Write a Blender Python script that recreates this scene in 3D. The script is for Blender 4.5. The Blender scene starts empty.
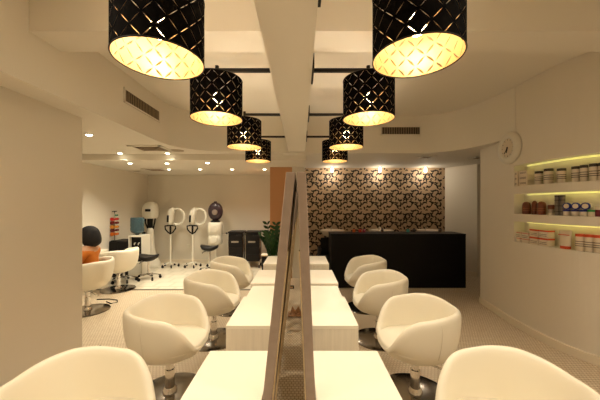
import bpy, bmesh, math, random
from math import sin, cos, pi, radians, sqrt, atan2
from mathutils import Vector, Matrix
random.seed(7)
S = bpy.context.scene
COL = S.collection

# ------------------------------------------------------------------ camera, world, exposure
CZ = 1.5
cam = bpy.data.cameras.new('camera'); camo = bpy.data.objects.new('camera', cam); COL.objects.link(camo)
camo.location = (0, 0, CZ); camo.rotation_euler = (pi/2, 0, 0)
cam.sensor_width = 36; cam.lens = 280/600*36; cam.shift_x = -0.5/600; cam.shift_y = 4.5/600
cam.clip_start = .02
S.camera = camo
W = bpy.data.worlds.new('world'); S.world = W; W.use_nodes = True
W.node_tree.nodes['Background'].inputs[0].default_value = (1, .8, .55, 1)
W.node_tree.nodes['Background'].inputs[1].default_value = .05
S.view_settings.view_transform = 'Standard'; S.view_settings.look = 'None'
S.view_settings.gamma = 1; S.view_settings.use_curve_mapping = False
S.view_settings.exposure = 0.10
WARM2 = (1, .87, .68); SALON = (1, .90, .70)
P_LAMP = 8.0; P_UP = 68.0; P_TABLE = 29.0; P_DOWN = 52.0; P_FILL = 76.0; P_SPOT = 4.0

def P(px, py, Y):
    return Vector(((px-300.5)*Y/280, Y, CZ+(204.5-py)*Y/280))

# ------------------------------------------------------------------ materials
def srgb(r, g, b):
    f = lambda c: (c/12.92 if c <= .04045 else ((c+.055)/1.055)**2.4)
    return (f(r/255), f(g/255), f(b/255), 1)
MATS = {}
def mat(name, col, rough=.5, metal=0, emit=0, bump=0, bscale=60, var=0, spec=.5, coat=0, trans=0, ecol=None, vscale=8):
    if name in MATS: return MATS[name]
    m = bpy.data.materials.new(name); m.use_nodes = True; nt = m.node_tree; b = nt.nodes['Principled BSDF']
    b.inputs['Base Color'].default_value = col; b.inputs['Roughness'].default_value = rough
    b.inputs['Metallic'].default_value = metal; b.inputs['Specular IOR Level'].default_value = spec
    b.inputs['Coat Weight'].default_value = coat; b.inputs['Transmission Weight'].default_value = trans
    if emit:
        b.inputs['Emission Color'].default_value = ecol or col; b.inputs['Emission Strength'].default_value = emit
    geo = nt.nodes.new('ShaderNodeNewGeometry') if (bump or var) else None
    if bump:
        n = nt.nodes.new('ShaderNodeTexNoise'); n.inputs['Scale'].default_value = bscale; n.inputs['Detail'].default_value = 3
        nt.links.new(geo.outputs['Position'], n.inputs['Vector'])
        bp = nt.nodes.new('ShaderNodeBump'); bp.inputs['Strength'].default_value = bump; bp.inputs['Distance'].default_value = .003
        nt.links.new(n.outputs[0], bp.inputs['Height']); nt.links.new(bp.outputs[0], b.inputs['Normal'])
    if var:
        n = nt.nodes.new('ShaderNodeTexNoise'); n.inputs['Scale'].default_value = vscale; n.inputs['Detail'].default_value = 4
        nt.links.new(geo.outputs['Position'], n.inputs['Vector'])
        r = nt.nodes.new('ShaderNodeValToRGB')
        r.color_ramp.elements[0].position = .3; r.color_ramp.elements[1].position = .7
        r.color_ramp.elements[0].color = tuple(c*(1-var) for c in col[:3])+(1,)
        r.color_ramp.elements[1].color = tuple(min(1, c*(1+var)) for c in col[:3])+(1,)
        nt.links.new(n.outputs[0], r.inputs[0]); nt.links.new(r.outputs[0], b.inputs['Base Color'])
    MATS[name] = m
    return m

def mosaic(name, c1, c2, grout, size=.03, rough=.3):
    m = bpy.data.materials.new(name); m.use_nodes = True; nt = m.node_tree; b = nt.nodes['Principled BSDF']
    geo = nt.nodes.new('ShaderNodeNewGeometry')
    br = nt.nodes.new('ShaderNodeTexBrick'); br.offset = .5
    br.inputs['Scale'].default_value = 1; br.inputs['Brick Width'].default_value = size
    br.inputs['Row Height'].default_value = size; br.inputs['Mortar Size'].default_value = size*.10
    br.inputs['Mortar Smooth'].default_value = .2
    br.inputs['Color1'].default_value = c1; br.inputs['Color2'].default_value = c2; br.inputs['Mortar'].default_value = grout
    nt.links.new(geo.outputs['Position'], br.inputs['Vector'])
    nt.links.new(br.outputs['Color'], b.inputs['Base Color'])
    bp = nt.nodes.new('ShaderNodeBump'); bp.inputs['Strength'].default_value = .3; bp.inputs['Distance'].default_value = .001; bp.invert = True
    nt.links.new(br.outputs['Fac'], bp.inputs['Height']); nt.links.new(bp.outputs[0], b.inputs['Normal'])
    b.inputs['Roughness'].default_value = rough
    return m

def wood(name, c1, c2, axis='Z', scale=6, rough=.5):
    m = bpy.data.materials.new(name); m.use_nodes = True; nt = m.node_tree; b = nt.nodes['Principled BSDF']
    geo = nt.nodes.new('ShaderNodeNewGeometry'); mp = nt.nodes.new('ShaderNodeMapping')
    sc = {'Z': (scale*9, scale*9, scale*.5), 'Y': (scale*9, scale*.5, scale*9), 'X': (scale*.5, scale*9, scale*9)}[axis]
    mp.inputs['Scale'].default_value = sc
    n = nt.nodes.new('ShaderNodeTexNoise'); n.inputs['Scale'].default_value = 1; n.inputs['Detail'].default_value = 4
    r = nt.nodes.new('ShaderNodeValToRGB'); r.color_ramp.elements[0].color = c1; r.color_ramp.elements[1].color = c2
    r.color_ramp.elements[0].position = .35; r.color_ramp.elements[1].position = .65
    nt.links.new(geo.outputs['Position'], mp.inputs[0]); nt.links.new(mp.outputs[0], n.inputs[0])
    nt.links.new(n.outputs[0], r.inputs[0]); nt.links.new(r.outputs[0], b.inputs['Base Color'])
    b.inputs['Roughness'].default_value = rough
    return m

def slit_mat(name, col, rough, metal, cells, rows, width, emboss=False):
    """drum shade sheet with a lattice of lens shaped cuts"""
    m = bpy.data.materials.new(name); m.use_nodes = True; nt = m.node_tree; N = nt.nodes; L = nt.links
    b = N['Principled BSDF']; out = N['Material Output']
    b.inputs['Base Color'].default_value = col; b.inputs['Roughness'].default_value = rough; b.inputs['Metallic'].default_value = metal
    b.inputs['Specular IOR Level'].default_value = .15
    uv = N.new('ShaderNodeUVMap'); sp = N.new('ShaderNodeSeparateXYZ'); L.new(uv.outputs[0], sp.inputs[0])
    def M(op, a, c=None):
        n = N.new('ShaderNodeMath'); n.operation = op
        for i, v in enumerate((a, c)):
            if v is None: continue
            if isinstance(v, (int, float)): n.inputs[i].default_value = v
            else: L.new(v, n.inputs[i])
        return n.outputs[0]
    u = M('MULTIPLY', sp.outputs[0], cells); v = M('MULTIPLY', sp.outputs[1], rows)
    a = M('ADD', u, v); c = M('SUBTRACT', u, v)
    def tri(x):  # distance to nearest integer
        f = M('FRACT', M('ADD', x, .5)); return M('ABSOLUTE', M('SUBTRACT', f, .5))
    def petal(d, along):
        fr = M('FRACT', along); s = M('SINE', M('MULTIPLY', fr, pi))
        s = M('SUBTRACT', s, .30)
        return d, M('MULTIPLY', s, width)
    d1, w1 = petal(tri(a), c); d2, w2 = petal(tri(c), a)
    hit = M('MAXIMUM', M('LESS_THAN', d1, w1), M('LESS_THAN', d2, w2))
    if emboss:
        e1 = M('MAXIMUM', M('SUBTRACT', M('MULTIPLY', w1, 4.0), d1), 0); e2 = M('MAXIMUM', M('SUBTRACT', M('MULTIPLY', w2, 4.0), d2), 0)
        bp = N.new('ShaderNodeBump'); bp.inputs['Strength'].default_value = 1; bp.inputs['Distance'].default_value = .05
        L.new(M('MAXIMUM', e1, e2), bp.inputs['Height']); L.new(bp.outputs[0], b.inputs['Normal'])
    tr = N.new('ShaderNodeBsdfTransparent'); mx = N.new('ShaderNodeMixShader')
    L.new(hit, mx.inputs[0]); L.new(b.outputs[0], mx.inputs[1]); L.new(tr.outputs[0], mx.inputs[2]); L.new(mx.outputs[0], out.inputs[0])
    return m

M_WALL = mat('wall_paint', srgb(226, 218, 203), .7, bump=.05, bscale=120)
M_CEIL = mat('ceiling_paint', srgb(230, 223, 209), .75)
M_BASE = mat('baseboard_paint', srgb(232, 220, 198), .5)
M_FLOOR = mosaic('mosaic_floor', srgb(226, 212, 188), srgb(218, 202, 176), srgb(168, 140, 108))
M_FLOOR2 = mosaic('pale_tile_floor', srgb(222, 212, 192), srgb(219, 209, 189), srgb(208, 198, 176), .30, .3)
M_LEATHER = mat('cream_leather', srgb(240, 232, 212), .42, bump=.12, bscale=260, spec=.45)
M_SEAM = mat('leather_seam', srgb(226, 216, 194), .5)
M_CHROME = mat('chrome', (.75, .73, .70, 1), .12, 1)
M_DISC = mat('polished_steel', (.30, .27, .24, 1), .16, 1)
M_LAM = mat('white_laminate', srgb(244, 236, 218), .28, spec=.4)
M_LAMSIDE = wood('pale_grained_laminate', srgb(226, 216, 196), srgb(236, 226, 206), 'Z', 6, .45)
M_FRAME = mat('taupe_frame', srgb(160, 142, 128), .55, var=.06, vscale=30)
M_PLY = wood('pale_plywood', srgb(222, 200, 160), srgb(236, 216, 178), 'Y', 5, .5)
M_MIRROR = mat('mirror_glass', (.92, .92, .90, 1), .01, 1)
M_BLACKMET = mat('black_metal', srgb(22, 18, 16), .45, .3)
M_BRASS = slit_mat('brass_lining', (.86, .62, .34, 1), .45, .5, 13, 3, .032, True)
M_SHADE = slit_mat('black_shade', srgb(6, 3, 3), .95, 0, 13, 3, .032)
M_BULB = mat('bulb_glow', (1, .9, .7, 1), .5, emit=30, ecol=(1, .75, .4, 1))
M_DOWN = mat('downlight_glow', (1, 1, 1, 1), .5, emit=14, ecol=(1, .88, .62, 1))
M_WHITE = mat('white_plastic', srgb(226, 220, 204), .4)
M_BLACK = mat('black_plastic', srgb(16, 14, 14), .5, spec=.25)
M_BLACKLEATHER = mat('black_leather', srgb(18, 15, 14), .5, spec=.3)
M_COUNTER = mat('black_lacquer', srgb(10, 6, 6), .45, spec=.2)
M_ORANGE = mat('orange_wall_paint', srgb(200, 146, 100), .65)
M_PAPER = mat('taupe_wallpaper', srgb(198, 170, 138), .6, var=.05, vscale=3)
M_SWIRL = mat('black_wallpaper_ink', srgb(20, 14, 12), .55)
M_STEELV = mat('vent_aluminium', srgb(170, 150, 125), .45, .3)
M_DARK = mat('dark_recess', srgb(30, 25, 20), .8)

# ------------------------------------------------------------------ mesh helpers
def tag(o, label=None, cat=None, group=None, kind=None):
    if label: o['label'] = label
    if cat: o['category'] = cat
    if group: o['group'] = group
    if kind: o['kind'] = kind
    return o
def empty(name, loc, label, cat, group=None, rz=0):
    o = bpy.data.objects.new(name, None); o.empty_display_size = .1; COL.objects.link(o)
    o.location = loc; o.rotation_euler = (0, 0, rz); return tag(o, label, cat, group)
def obj(name, bm, m, parent=None, smooth=False, bevel=0, subd=0, loc=None, angle=35):
    me = bpy.data.meshes.new(name); bmesh.ops.recalc_face_normals(bm, faces=bm.faces[:]); bm.to_mesh(me); bm.free()
    for mm in (m if isinstance(m, (list, tuple)) else [m]): me.materials.append(mm)
    o = bpy.data.objects.new(name, me); COL.objects.link(o)
    if smooth:
        for p in me.polygons: p.use_smooth = True
        if smooth == 'angle':
            me.set_sharp_from_angle(angle=radians(angle))
    if parent: o.parent = parent
    if loc is not None: o.location = loc
    if bevel:
        b = o.modifiers.new('bevel', 'BEVEL'); b.width = bevel; b.segments = 2; b.limit_method = 'ANGLE'
    if subd:
        b = o.modifiers.new('sub', 'SUBSURF'); b.levels = subd; b.render_levels = subd
    return o
def struct(name, bm, m, **k):
    o = obj(name, bm, m, **k); o['kind'] = 'structure'; return o
def box(bm, x0, x1, y0, y1, z0, z1, M=None, mi=0):
    vs = [Vector((x, y, z)) for x in (x0, x1) for y in (y0, y1) for z in (z0, z1)]
    if M is not None: vs = [M @ v for v in vs]
    v = [bm.verts.new(p) for p in vs]
    for f in ((0, 1, 3, 2), (4, 6, 7, 5), (0, 4, 5, 1), (2, 3, 7, 6), (0, 2, 6, 4), (1, 5, 7, 3)):
        q = bm.faces.new([v[i] for i in f]); q.material_index = mi
    return bm
def B(*a, **k): return box(bmesh.new(), *a, **k)
def prism(bm, pts, axis, a, b):
    """polygon pts (2d) extruded along axis: 'y' -> pts are (x,z); 'z' -> (x,y); 'x' -> (y,z)"""
    def mk(p, t): return {'y': (p[0], t, p[1]), 'z': (p[0], p[1], t), 'x': (t, p[0], p[1])}[axis]
    A = [bm.verts.new(mk(p, a)) for p in pts]; C = [bm.verts.new(mk(p, b)) for p in pts]
    n = len(pts); bm.faces.new(A); bm.faces.new(C[::-1])
    for i in range(n): bm.faces.new((A[i], A[(i+1) % n], C[(i+1) % n], C[i]))
    return bm
def lathe(bm, prof, c=(0, 0, 0), seg=24, M=None, sx=1, sy=1):
    """prof: list of (r, z)"""
    rings = []
    c = Vector(c)
    for r, z in prof:
        if r < 1e-5:
            p = Vector((0, 0, z)); p = (M @ p if M is not None else p)+c; rings.append([bm.verts.new(p)])
        else:
            ring = []
            for i in range(seg):
                a = 2*pi*i/seg; p = Vector((r*cos(a)*sx, r*sin(a)*sy, z)); p = (M @ p if M is not None else p)+c
                ring.append(bm.verts.new(p))
            rings.append(ring)
    for A, C in zip(rings, rings[1:]):
        for i in range(seg):
            j = (i+1) % seg
            if len(A) == 1 and len(C) == 1: continue
            if len(A) == 1: bm.faces.new((A[0], C[i], C[j]))
            elif len(C) == 1: bm.faces.new((A[i], A[j], C[0]))
            else: bm.faces.new((A[i], A[j], C[j], C[i]))
    for R in (rings[0], rings[-1]):
        if len(R) > 1: bm.faces.new(R)
    return bm
def LA(prof, **k): return lathe(bmesh.new(), prof, **k)
def tube(bm, pts, r, seg=10, closed=False):
    pts = [Vector(p) for p in pts]; n = len(pts)
    rs = r if isinstance(r, (list, tuple)) else [r]*n
    rings = []; prev = None
    for i, p in enumerate(pts):
        if closed: t = (pts[(i+1) % n]-pts[i-1]).normalized()
        else: t = (pts[min(i+1, n-1)]-pts[max(i-1, 0)]).normalized()
        if prev is None:
            u = t.cross(Vector((0, 0, 1)));
            if u.length < .1: u = t.cross(Vector((1, 0, 0)))
        else: u = prev-t*prev.dot(t)
        u.normalize(); prev = u; w = t.cross(u)
        rings.append([bm.verts.new(p+(u*cos(2*pi*k/seg)+w*sin(2*pi*k/seg))*rs[i]) for k in range(seg)])
    m = n if closed else n-1
    for i in range(m):
        A, C = rings[i], rings[(i+1) % n]
        for k in range(seg):
            j = (k+1) % seg; bm.faces.new((A[k], A[j], C[j], C[k]))
    if not closed: bm.faces.new(rings[0][::-1]); bm.faces.new(rings[-1])
    return bm
def TU(*a, **k): return tube(bmesh.new(), *a, **k)
def ball(bm, c, r, seg=16, rings=10, s=(1, 1, 1)):
    mtx = Matrix.Translation(Vector(c)) @ Matrix.Diagonal((r*s[0], r*s[1], r*s[2], 1))
    bmesh.ops.create_uvsphere(bm, u_segments=seg, v_segments=rings, radius=1, matrix=mtx); return bm
def copy_tree(o, parent=None):
    c = o.copy(); COL.objects.link(c)
    if parent: c.parent = parent
    for ch in list(o.children): copy_tree(ch, c)
    return c
def light(name, kind, loc, power, col, size=.05, parent=None, rot=None, spot=None, blend=.6):
    l = bpy.data.lights.new(name, kind); l.energy = power; l.color = col
    if kind in ('POINT', 'SPOT'): l.shadow_soft_size = size
    if kind == 'SPOT': l.spot_size = radians(spot or 110); l.spot_blend = blend
    o = bpy.data.objects.new(name, l); COL.objects.link(o); o.location = loc
    if rot: o.rotation_euler = rot
    if parent: o.parent = parent
    return o

# ------------------------------------------------------------------ heights
ZH = 2.95      # high ceiling
ZL = 2.36      # lower soffit / beam bottom
ZB = 2.26      # back salon ceiling
ZW = 2.335     # wash area ceiling
YB = 4.55
XWL = -2.175   # near left wall
XS = -1.93     # soffit inner face
XSAL = -3.93   # far left salon wall
YSAL = 7.2
YPAP = 6.4

def catmull(pts, n=4):
    out = []
    for i in range(len(pts)-1):
        p0 = Vector(pts[max(i-1, 0)]); p1 = Vector(pts[i]); p2 = Vector(pts[i+1]); p3 = Vector(pts[min(i+2, len(pts)-1)])
        for k in range(n):
            t = k/n
            out.append(.5*((2*p1)+(p2-p0)*t+(2*p0-5*p1+4*p2-p3)*t*t+(3*p1-p0-3*p2+p3)*t**3))
    out.append(Vector(pts[-1])); return out
# ------------------------------------------------------------------ structure
bm = bmesh.new(); box(bm, -4.3, 5, -2.2, 7.6, -.1, 0)
struct('floor', bm, M_FLOOR)
bm = B(-3.93, -.62, 4.95, 7.2, 0, .004); struct('floor.001', bm, M_FLOOR2)
bm = B(-3.93, -.62, 4.90, 4.95, 0, .006); struct('trim_1', bm, mat('dark_floor_strip', srgb(96, 84, 70), .4))
bm = B(-2.3, 5, -2.2, 4.9, ZH, ZH+.1); struct('ceiling', bm, M_CEIL)
SFL = catmull([(XS, 3.0), (XS, 3.85), (-1.86, 4.15), (-1.62, 4.42), (-1.25, 4.54), (-.6, 4.55), (.05, 4.55)], 5)
bm = bmesh.new(); prism(bm, [(XS, -2.2)]+[(p.x, p.y) for p in SFL]+[(.05, 4.78), (-4.3, 4.78), (-4.3, -2.2)], 'z', ZL, ZH); struct('ceiling.001', bm, M_CEIL, smooth='angle')
bm = B(-4.3, .10, 4.78, 7.5, ZB, ZH); struct('ceiling.002', bm, M_CEIL)
# near wall on the left, ends in a corner
bm = B(-4.3, XWL, -2.2, 2.79, 0, ZL); struct('wall_left', bm, M_WALL)
bm = B(XWL, XWL+.015, -2.2, 2.80, 0, .08); struct('baseboard_left', bm, M_BASE)
bm = B(-4.1, XSAL, 2.79, 7.4, 0, ZB+.15); struct('wall_left.001', bm, M_WALL)
bm = B(XSAL, -.62, YSAL, 7.4, 0, ZB+.05); struct('wall_back', bm, M_WALL)
bm = B(XSAL, -.62, YSAL-.015, YSAL, 0, .09); struct('baseboard_back', bm, M_BASE)
bm = B(-.62, -.17, 5.7, 7.3, 0, ZB+.02); struct('wall_back.001', bm, M_ORANGE)
bm = B(-.17, .07, 5.7, 6.6, 0, ZB+.02); struct('wall_back.002', bm, M_WALL)
bm = B(-4.3, 5, -2.3, -2.2, 0, ZH); struct('wall_front', bm, M_WALL)
# transverse beam across the high ceiling and the long central beam
bm = B(XS, 4.2, 1.99, 2.264, 2.733, ZH); struct('trim_2', bm, M_CEIL)
bm = B(-.196, .074, -2.2, YB, ZL, ZH-.001); struct('trim_3', bm, M_CEIL)

# curved wall: plan polyline (near -> far)
CW = [(3.95, -2.2), (3.9, .4), (3.75, 1.2), (3.55, 1.7), (3.35, 2.0), (3.1, 2.2), (2.92, 2.4), (2.79, 2.58), (2.70, 2.77),
      (2.655, 3.0), (2.645, 3.3), (2.66, 3.6), (2.70, 3.9)]
CV = catmull(CW, 5)
def nrm(i):  # outward normal (away from room)
    a = CV[max(i-1, 0)]; b = CV[min(i+1, len(CV)-1)]; t = (b-a).normalized(); return Vector((t.y, -t.x))
NR = [nrm(i) for i in range(len(CV))]
# niche rows  (z0,z1)
NICHE = [(1.044, 1.294), (1.385, 1.63), (1.725, 1.98)]
DEPTH = .13
def px_of(p): return 300.5+p.x/p.y*280 if p.y > .1 else 9999
i_far = max(i for i in range(len(CV)) if px_of(CV[i]) >= 511)     # far end of niche
# insert exact point at px 512
i_near = min(i for i in range(len(CV)) if CV[i].y > 1.95)
bm = bmesh.new()
def vcol(p, zs): return [bm.verts.new((p.x, p.y, z)) for z in zs]
zs = [0]+[z for r in NICHE for z in r]+[ZH]
fr = [vcol(p, zs) for p in CV]
bk = [vcol(p+n*DEPTH, zs) for p, n in zip(CV, NR)]
for i in range(len(CV)-1):
    for k in range(len(zs)-1):
        niche = k in (1, 3, 5) and i_near <= i < i_far
        if not niche: bm.faces.new((fr[i][k], fr[i+1][k], fr[i+1][k+1], fr[i][k+1]))
        else:
            bm.faces.new((bk[i][k], bk[i+1][k], bk[i+1][k+1], bk[i][k+1]))
            bm.faces.new((fr[i][k], fr[i+1][k], bk[i+1][k], bk[i][k]))
            bm.faces.new((fr[i][k+1], fr[i+1][k+1], bk[i+1][k+1], bk[i][k+1]))
            if i == i_near: bm.faces.new((fr[i][k], bk[i][k], bk[i][k+1], fr[i][k+1]))
            if i == i_far-1: bm.faces.new((fr[i+1][k], bk[i+1][k], bk[i+1][k+1], fr[i+1][k+1]))
# jamb and the wall behind, plus a rear skin that closes the wall to light
J = [Vector((2.70, 3.9)), Vector((2.75, 4.28)), Vector((4.9, 4.28))]
for a, b in zip(J, J[1:]):
    bm.faces.new([bm.verts.new(v) for v in ((a.x, a.y, 0), (b.x, b.y, 0), (b.x, b.y, ZH), (a.x, a.y, ZH))])
bk2 = [vcol(p+n*(DEPTH+.06), (0, ZH)) for p, n in zip(CV, NR)]
for i in range(len(CV)-1):
    if bk2[i+1][0].co.y < 4.2: bm.faces.new((bk2[i][0], bk2[i+1][0], bk2[i+1][1], bk2[i][1]))
struct('wall_right', bm, M_WALL)
# baseboard along the curve and around the jamb
bm = bmesh.new()
line = [(p, n) for p, n in zip(CV, NR)]
ext = [(Vector((2.70, 3.9)), Vector((1, -.1))), (Vector((2.75, 4.28)), Vector((1, -.1)))]
seq = [(p-n*.018, p+n*.002) for p, n in line]+[(Vector((2.70-.018, 3.905)), Vector((2.70, 3.905))), (Vector((2.732, 4.29)), Vector((2.75, 4.28)))]
rows = []
for a, b in seq:
    rows.append([bm.verts.new((a.x, a.y, 0)), bm.verts.new((a.x, a.y, .085)), bm.verts.new((b.x, b.y, .09))])
for A, C in zip(rows, rows[1:]):
    bm.faces.new((A[0], C[0], C[1], A[1])); bm.faces.new((A[1], C[1], C[2], A[2]))
struct('baseboard_right', bm, M_BASE, smooth='angle')
# curved soffit at the far end, over the wash area
SF = catmull([(-.3, 4.55), (.5, 4.56), (1.4, 4.56), (1.98, 4.555), (2.3, 4.40), (2.5, 4.12), (2.60, 3.8), (2.640, 3.45)], 6)
bm = bmesh.new()
prism(bm, [(p.x, p.y) for p in SF]+[(2.70, 3.45), (2.74, 4.3), (4.9, 4.3), (4.9, 6.7), (.10, 6.7), (.10, 4.9), (-.3, 4.9)], 'z', ZW, ZH)
for f in bm.faces: f.smooth = False
struct('ceiling.003', bm, M_CEIL, smooth='angle')
# wash area walls
bm = B(3.3, 5, YPAP, YPAP+.2, 0, ZW+.02); struct('wall_back.003', bm, M_WALL)
bm = bmesh.new(); prism(bm, [(3.3, 6.4), (3.66, 5.8), (5.0, 5.8), (5.0, 6.4)], 'z', 0, ZW+.02); struct('wall_right.001', bm, M_WALL)
bm = bmesh.new(); prism(bm, [(3.3, 6.4), (3.66, 5.8), (3.65, 5.785), (3.285, 6.39)], 'z', 0, .09); struct('baseboard_right.001', bm, M_BASE)
bm = B(4.8, 5, -2.2, 6.6, 0, ZH); struct('wall_right.002', bm, M_WALL)

# wallpaper wall with swirl pattern (ink strokes in the wall's own mesh)
bm = bmesh.new(); box(bm, .07, 3.3, YPAP, YPAP+.2, 0, ZW+.02)
def stroke(ox, oz, s, cx, cz, r, a0, a1, w, fl=1):
    n = 7; prev = None
    for k in range(n+1):
        t = k/n; a = radians(a0+(a1-a0)*t); ww = w*(.15+sin(pi*min(1, t*.85+.08))**.8)*.5
        q = []
        for rr in (r-ww, r+ww):
            x = cx+fl*rr*cos(a); z = cz+rr*sin(a)
            X = min(max(ox+x*s, .08), 3.295); q.append(bm.verts.new((X, YPAP-.0012, oz+z*s)))
        if prev:
            try:
                f = bm.faces.new((prev[0], prev[1], q[1], q[0])); f.material_index = 1
            except ValueError: pass
        prev = q
ST = [(.30, .70, .17, 40, 300, .055), (.31, .70, .09, -120, 130, .05), (.58, .78, .13, 120, 290, .06), (.60, .60, .12, -70, 80, .05),
      (.80, .74, .12, 20, 190, .05), (.90, .60, .13, 170, 330, .055), (.12, .88, .11, 190, 340, .05), (.46, .92, .10, 200, 380, .045),
      (.15, .48, .10, 60, 200, .045), (.14, .28, .15, 30, 190, .055), (.34, .26, .11, 180, 350, .06), (.40, .38, .09, -30, 150, .05),
      (.60, .26, .15, 60, 200, .05), (.62, .18, .16, -20, 100, .055), (.84, .32, .12, -100, 60, .06), (.86, .16, .10, 100, 260, .045),
      (.74, .44, .09, 180, 330, .05), (.28, .08, .13, 30, 150, .05), (.50, .04, .09, 200, 350, .05), (.95, .46, .08, 40, 220, .045),
      (.73, .93, .09, -60, 100, .045), (.05, .66, .08, 250, 420, .045), (.47, .55, .05, 0, 300, .045), (.99, .88, .07, 90, 270, .045), (.92, .02, .07, 20, 170, .04), (.30, .50, .10, 110, 240, .05), (.88, .90, .08, 200, 350, .05),
      (.62, .93, .07, 30, 190, .05), (.04, .10, .09, -50, 90, .05), (.48, .46, .08, 210, 350, .05), (.97, .22, .08, 100, 230, .05), (.22, .97, .07, 20, 160, .045), (.70, .06, .06, 180, 330, .045)]
T = .455
for i in range(8):
    for k in range(6):
        for (cx, cz, r, a0, a1, w) in ST:
            if k == 5 and cz > .10: continue
            X = .05+i*T
            if X+cx*T > 3.28: continue
            stroke(X, k*T, T, cx, cz, r*.84, a0, a1, w*1.3)
o = struct('wall_back.004', bm, [M_PAPER, M_SWIRL])

# ------------------------------------------------------------------ consoles (stations) along the leaning mirrors
SL, SR = .1035, .041
def xin(side, z):   # outer face of the leaning mirror frame
    return (-.1425-SL*(.767-z)) if side < 0 else (.056+SR*(.767-z))
TBL = [(.87, 1.406), (1.70, 2.237), (2.606, 3.143), (3.46, 3.997)]
XO = {-1: [-.4525, -.453, -.465, -.461], 1: [.384, .352, .352, .352]}
SIDE = {-1: 'left', 1: 'right'}; ORD = ['nearest', 'second', 'third', 'farthest']
def console(side, y0, y1, xo, label, group, z=.765):
    bm = bmesh.new()
    e = .004*side
    t = empty('console_table', (0, y0, 0), label, 'table', group)
    zb = .46; L = y1-y0
    prism(bm, [(xin(side, zb)+e, zb), (xo, zb), (xo, z-.02), (xin(side, z-.02)+e, z-.02)], 'y', 0, L)
    obj('cabinet', bm, M_LAMSIDE, t)
    xm = (xin(side, 0)+xo)/2; obj('pedestal', B(xm-.05, xm+.05, L/2-.06, L/2+.06, .012, zb), M_LAMSIDE, t)
    obj('foot_plate', B(xm-.09, xm+.09, L/2-min(.15, L*.4), L/2+min(.15, L*.4), 0, .012), M_CHROME, t)
    bm = bmesh.new(); prism(bm, [(xin(side, z-.02)+e, z-.02), (xo, z-.02), (xo, z), (xin(side, z)+e, z)], 'y', -.002, y1-y0)
    obj('tabletop', bm, M_LAM, t)
    return t
for s in (-1, 1):
    for i, (y0, y1) in enumerate(TBL):
        console(s, y0, y1, XO[s][i], f'{ORD[i]} white box table in the {SIDE[s]} row beside the mirrors', 'white tables along the mirrors')
    xo = -.432 if s < 0 else .333
    console(s, 2.239, 2.53, xo, f'narrow white box filling the gap behind the second table of the {SIDE[s]} row', 'narrow white boxes between tables')

# leaning mirrors
ZT = 1.622
def mirror(side, y0, y1, label):
    sl = SL if side < 0 else SR
    x0 = xin(side, 0); x1 = xin(side, ZT); th = -.035*side
    t = empty('leaning_mirror', (0, y0, 0), label, 'mirror', 'mirrors leaning back to back')
    L = y1-y0
    bm = bmesh.new()
    w = .05
    def slab(bm, ya, yb, za, zb, xa=0, xb=th):
        def X(z): return x0+(x1-x0)*z/ZT
        pts = [(X(za)+xa, za), (X(za)+xb, za), (X(zb)+xb, zb), (X(zb)+xa, zb)]
        prism(bm, pts, 'y', ya, yb)
    slab(bm, 0, w, 0, ZT); slab(bm, L-w, L, 0, ZT); slab(bm, w, L-w, .60, .60+w); slab(bm, w, L-w, ZT-w, ZT)
    obj('frame', bm, M_FRAME, t, bevel=.003)
    bm = bmesh.new(); slab(bm, w, L-w, .60+w, ZT-w, th*.2, th*.35); obj('mirror_glass', bm, M_MIRROR, t)
    bm = bmesh.new(); slab(bm, w, L-w, .60+w, ZT-w, th*.4, th*.8); obj('back_panel', bm, M_PLY, t)
    bm = bmesh.new(); slab(bm, 0.012, .05, 0, ZT-.30, th, th*1.15); slab(bm, L-.05, L-.012, 0, ZT-.30, th, th*1.15); obj('batten', bm, M_PLY, t)
    return t
for i, y0 in enumerate((1.05, 1.91, 2.80, 3.66)):
    for s in (-1, 1):
        mirror(s, y0, y0+.62, f'{ORD[i]} leaning mirror on the {SIDE[s]} side of the central row, taupe frame')

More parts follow.
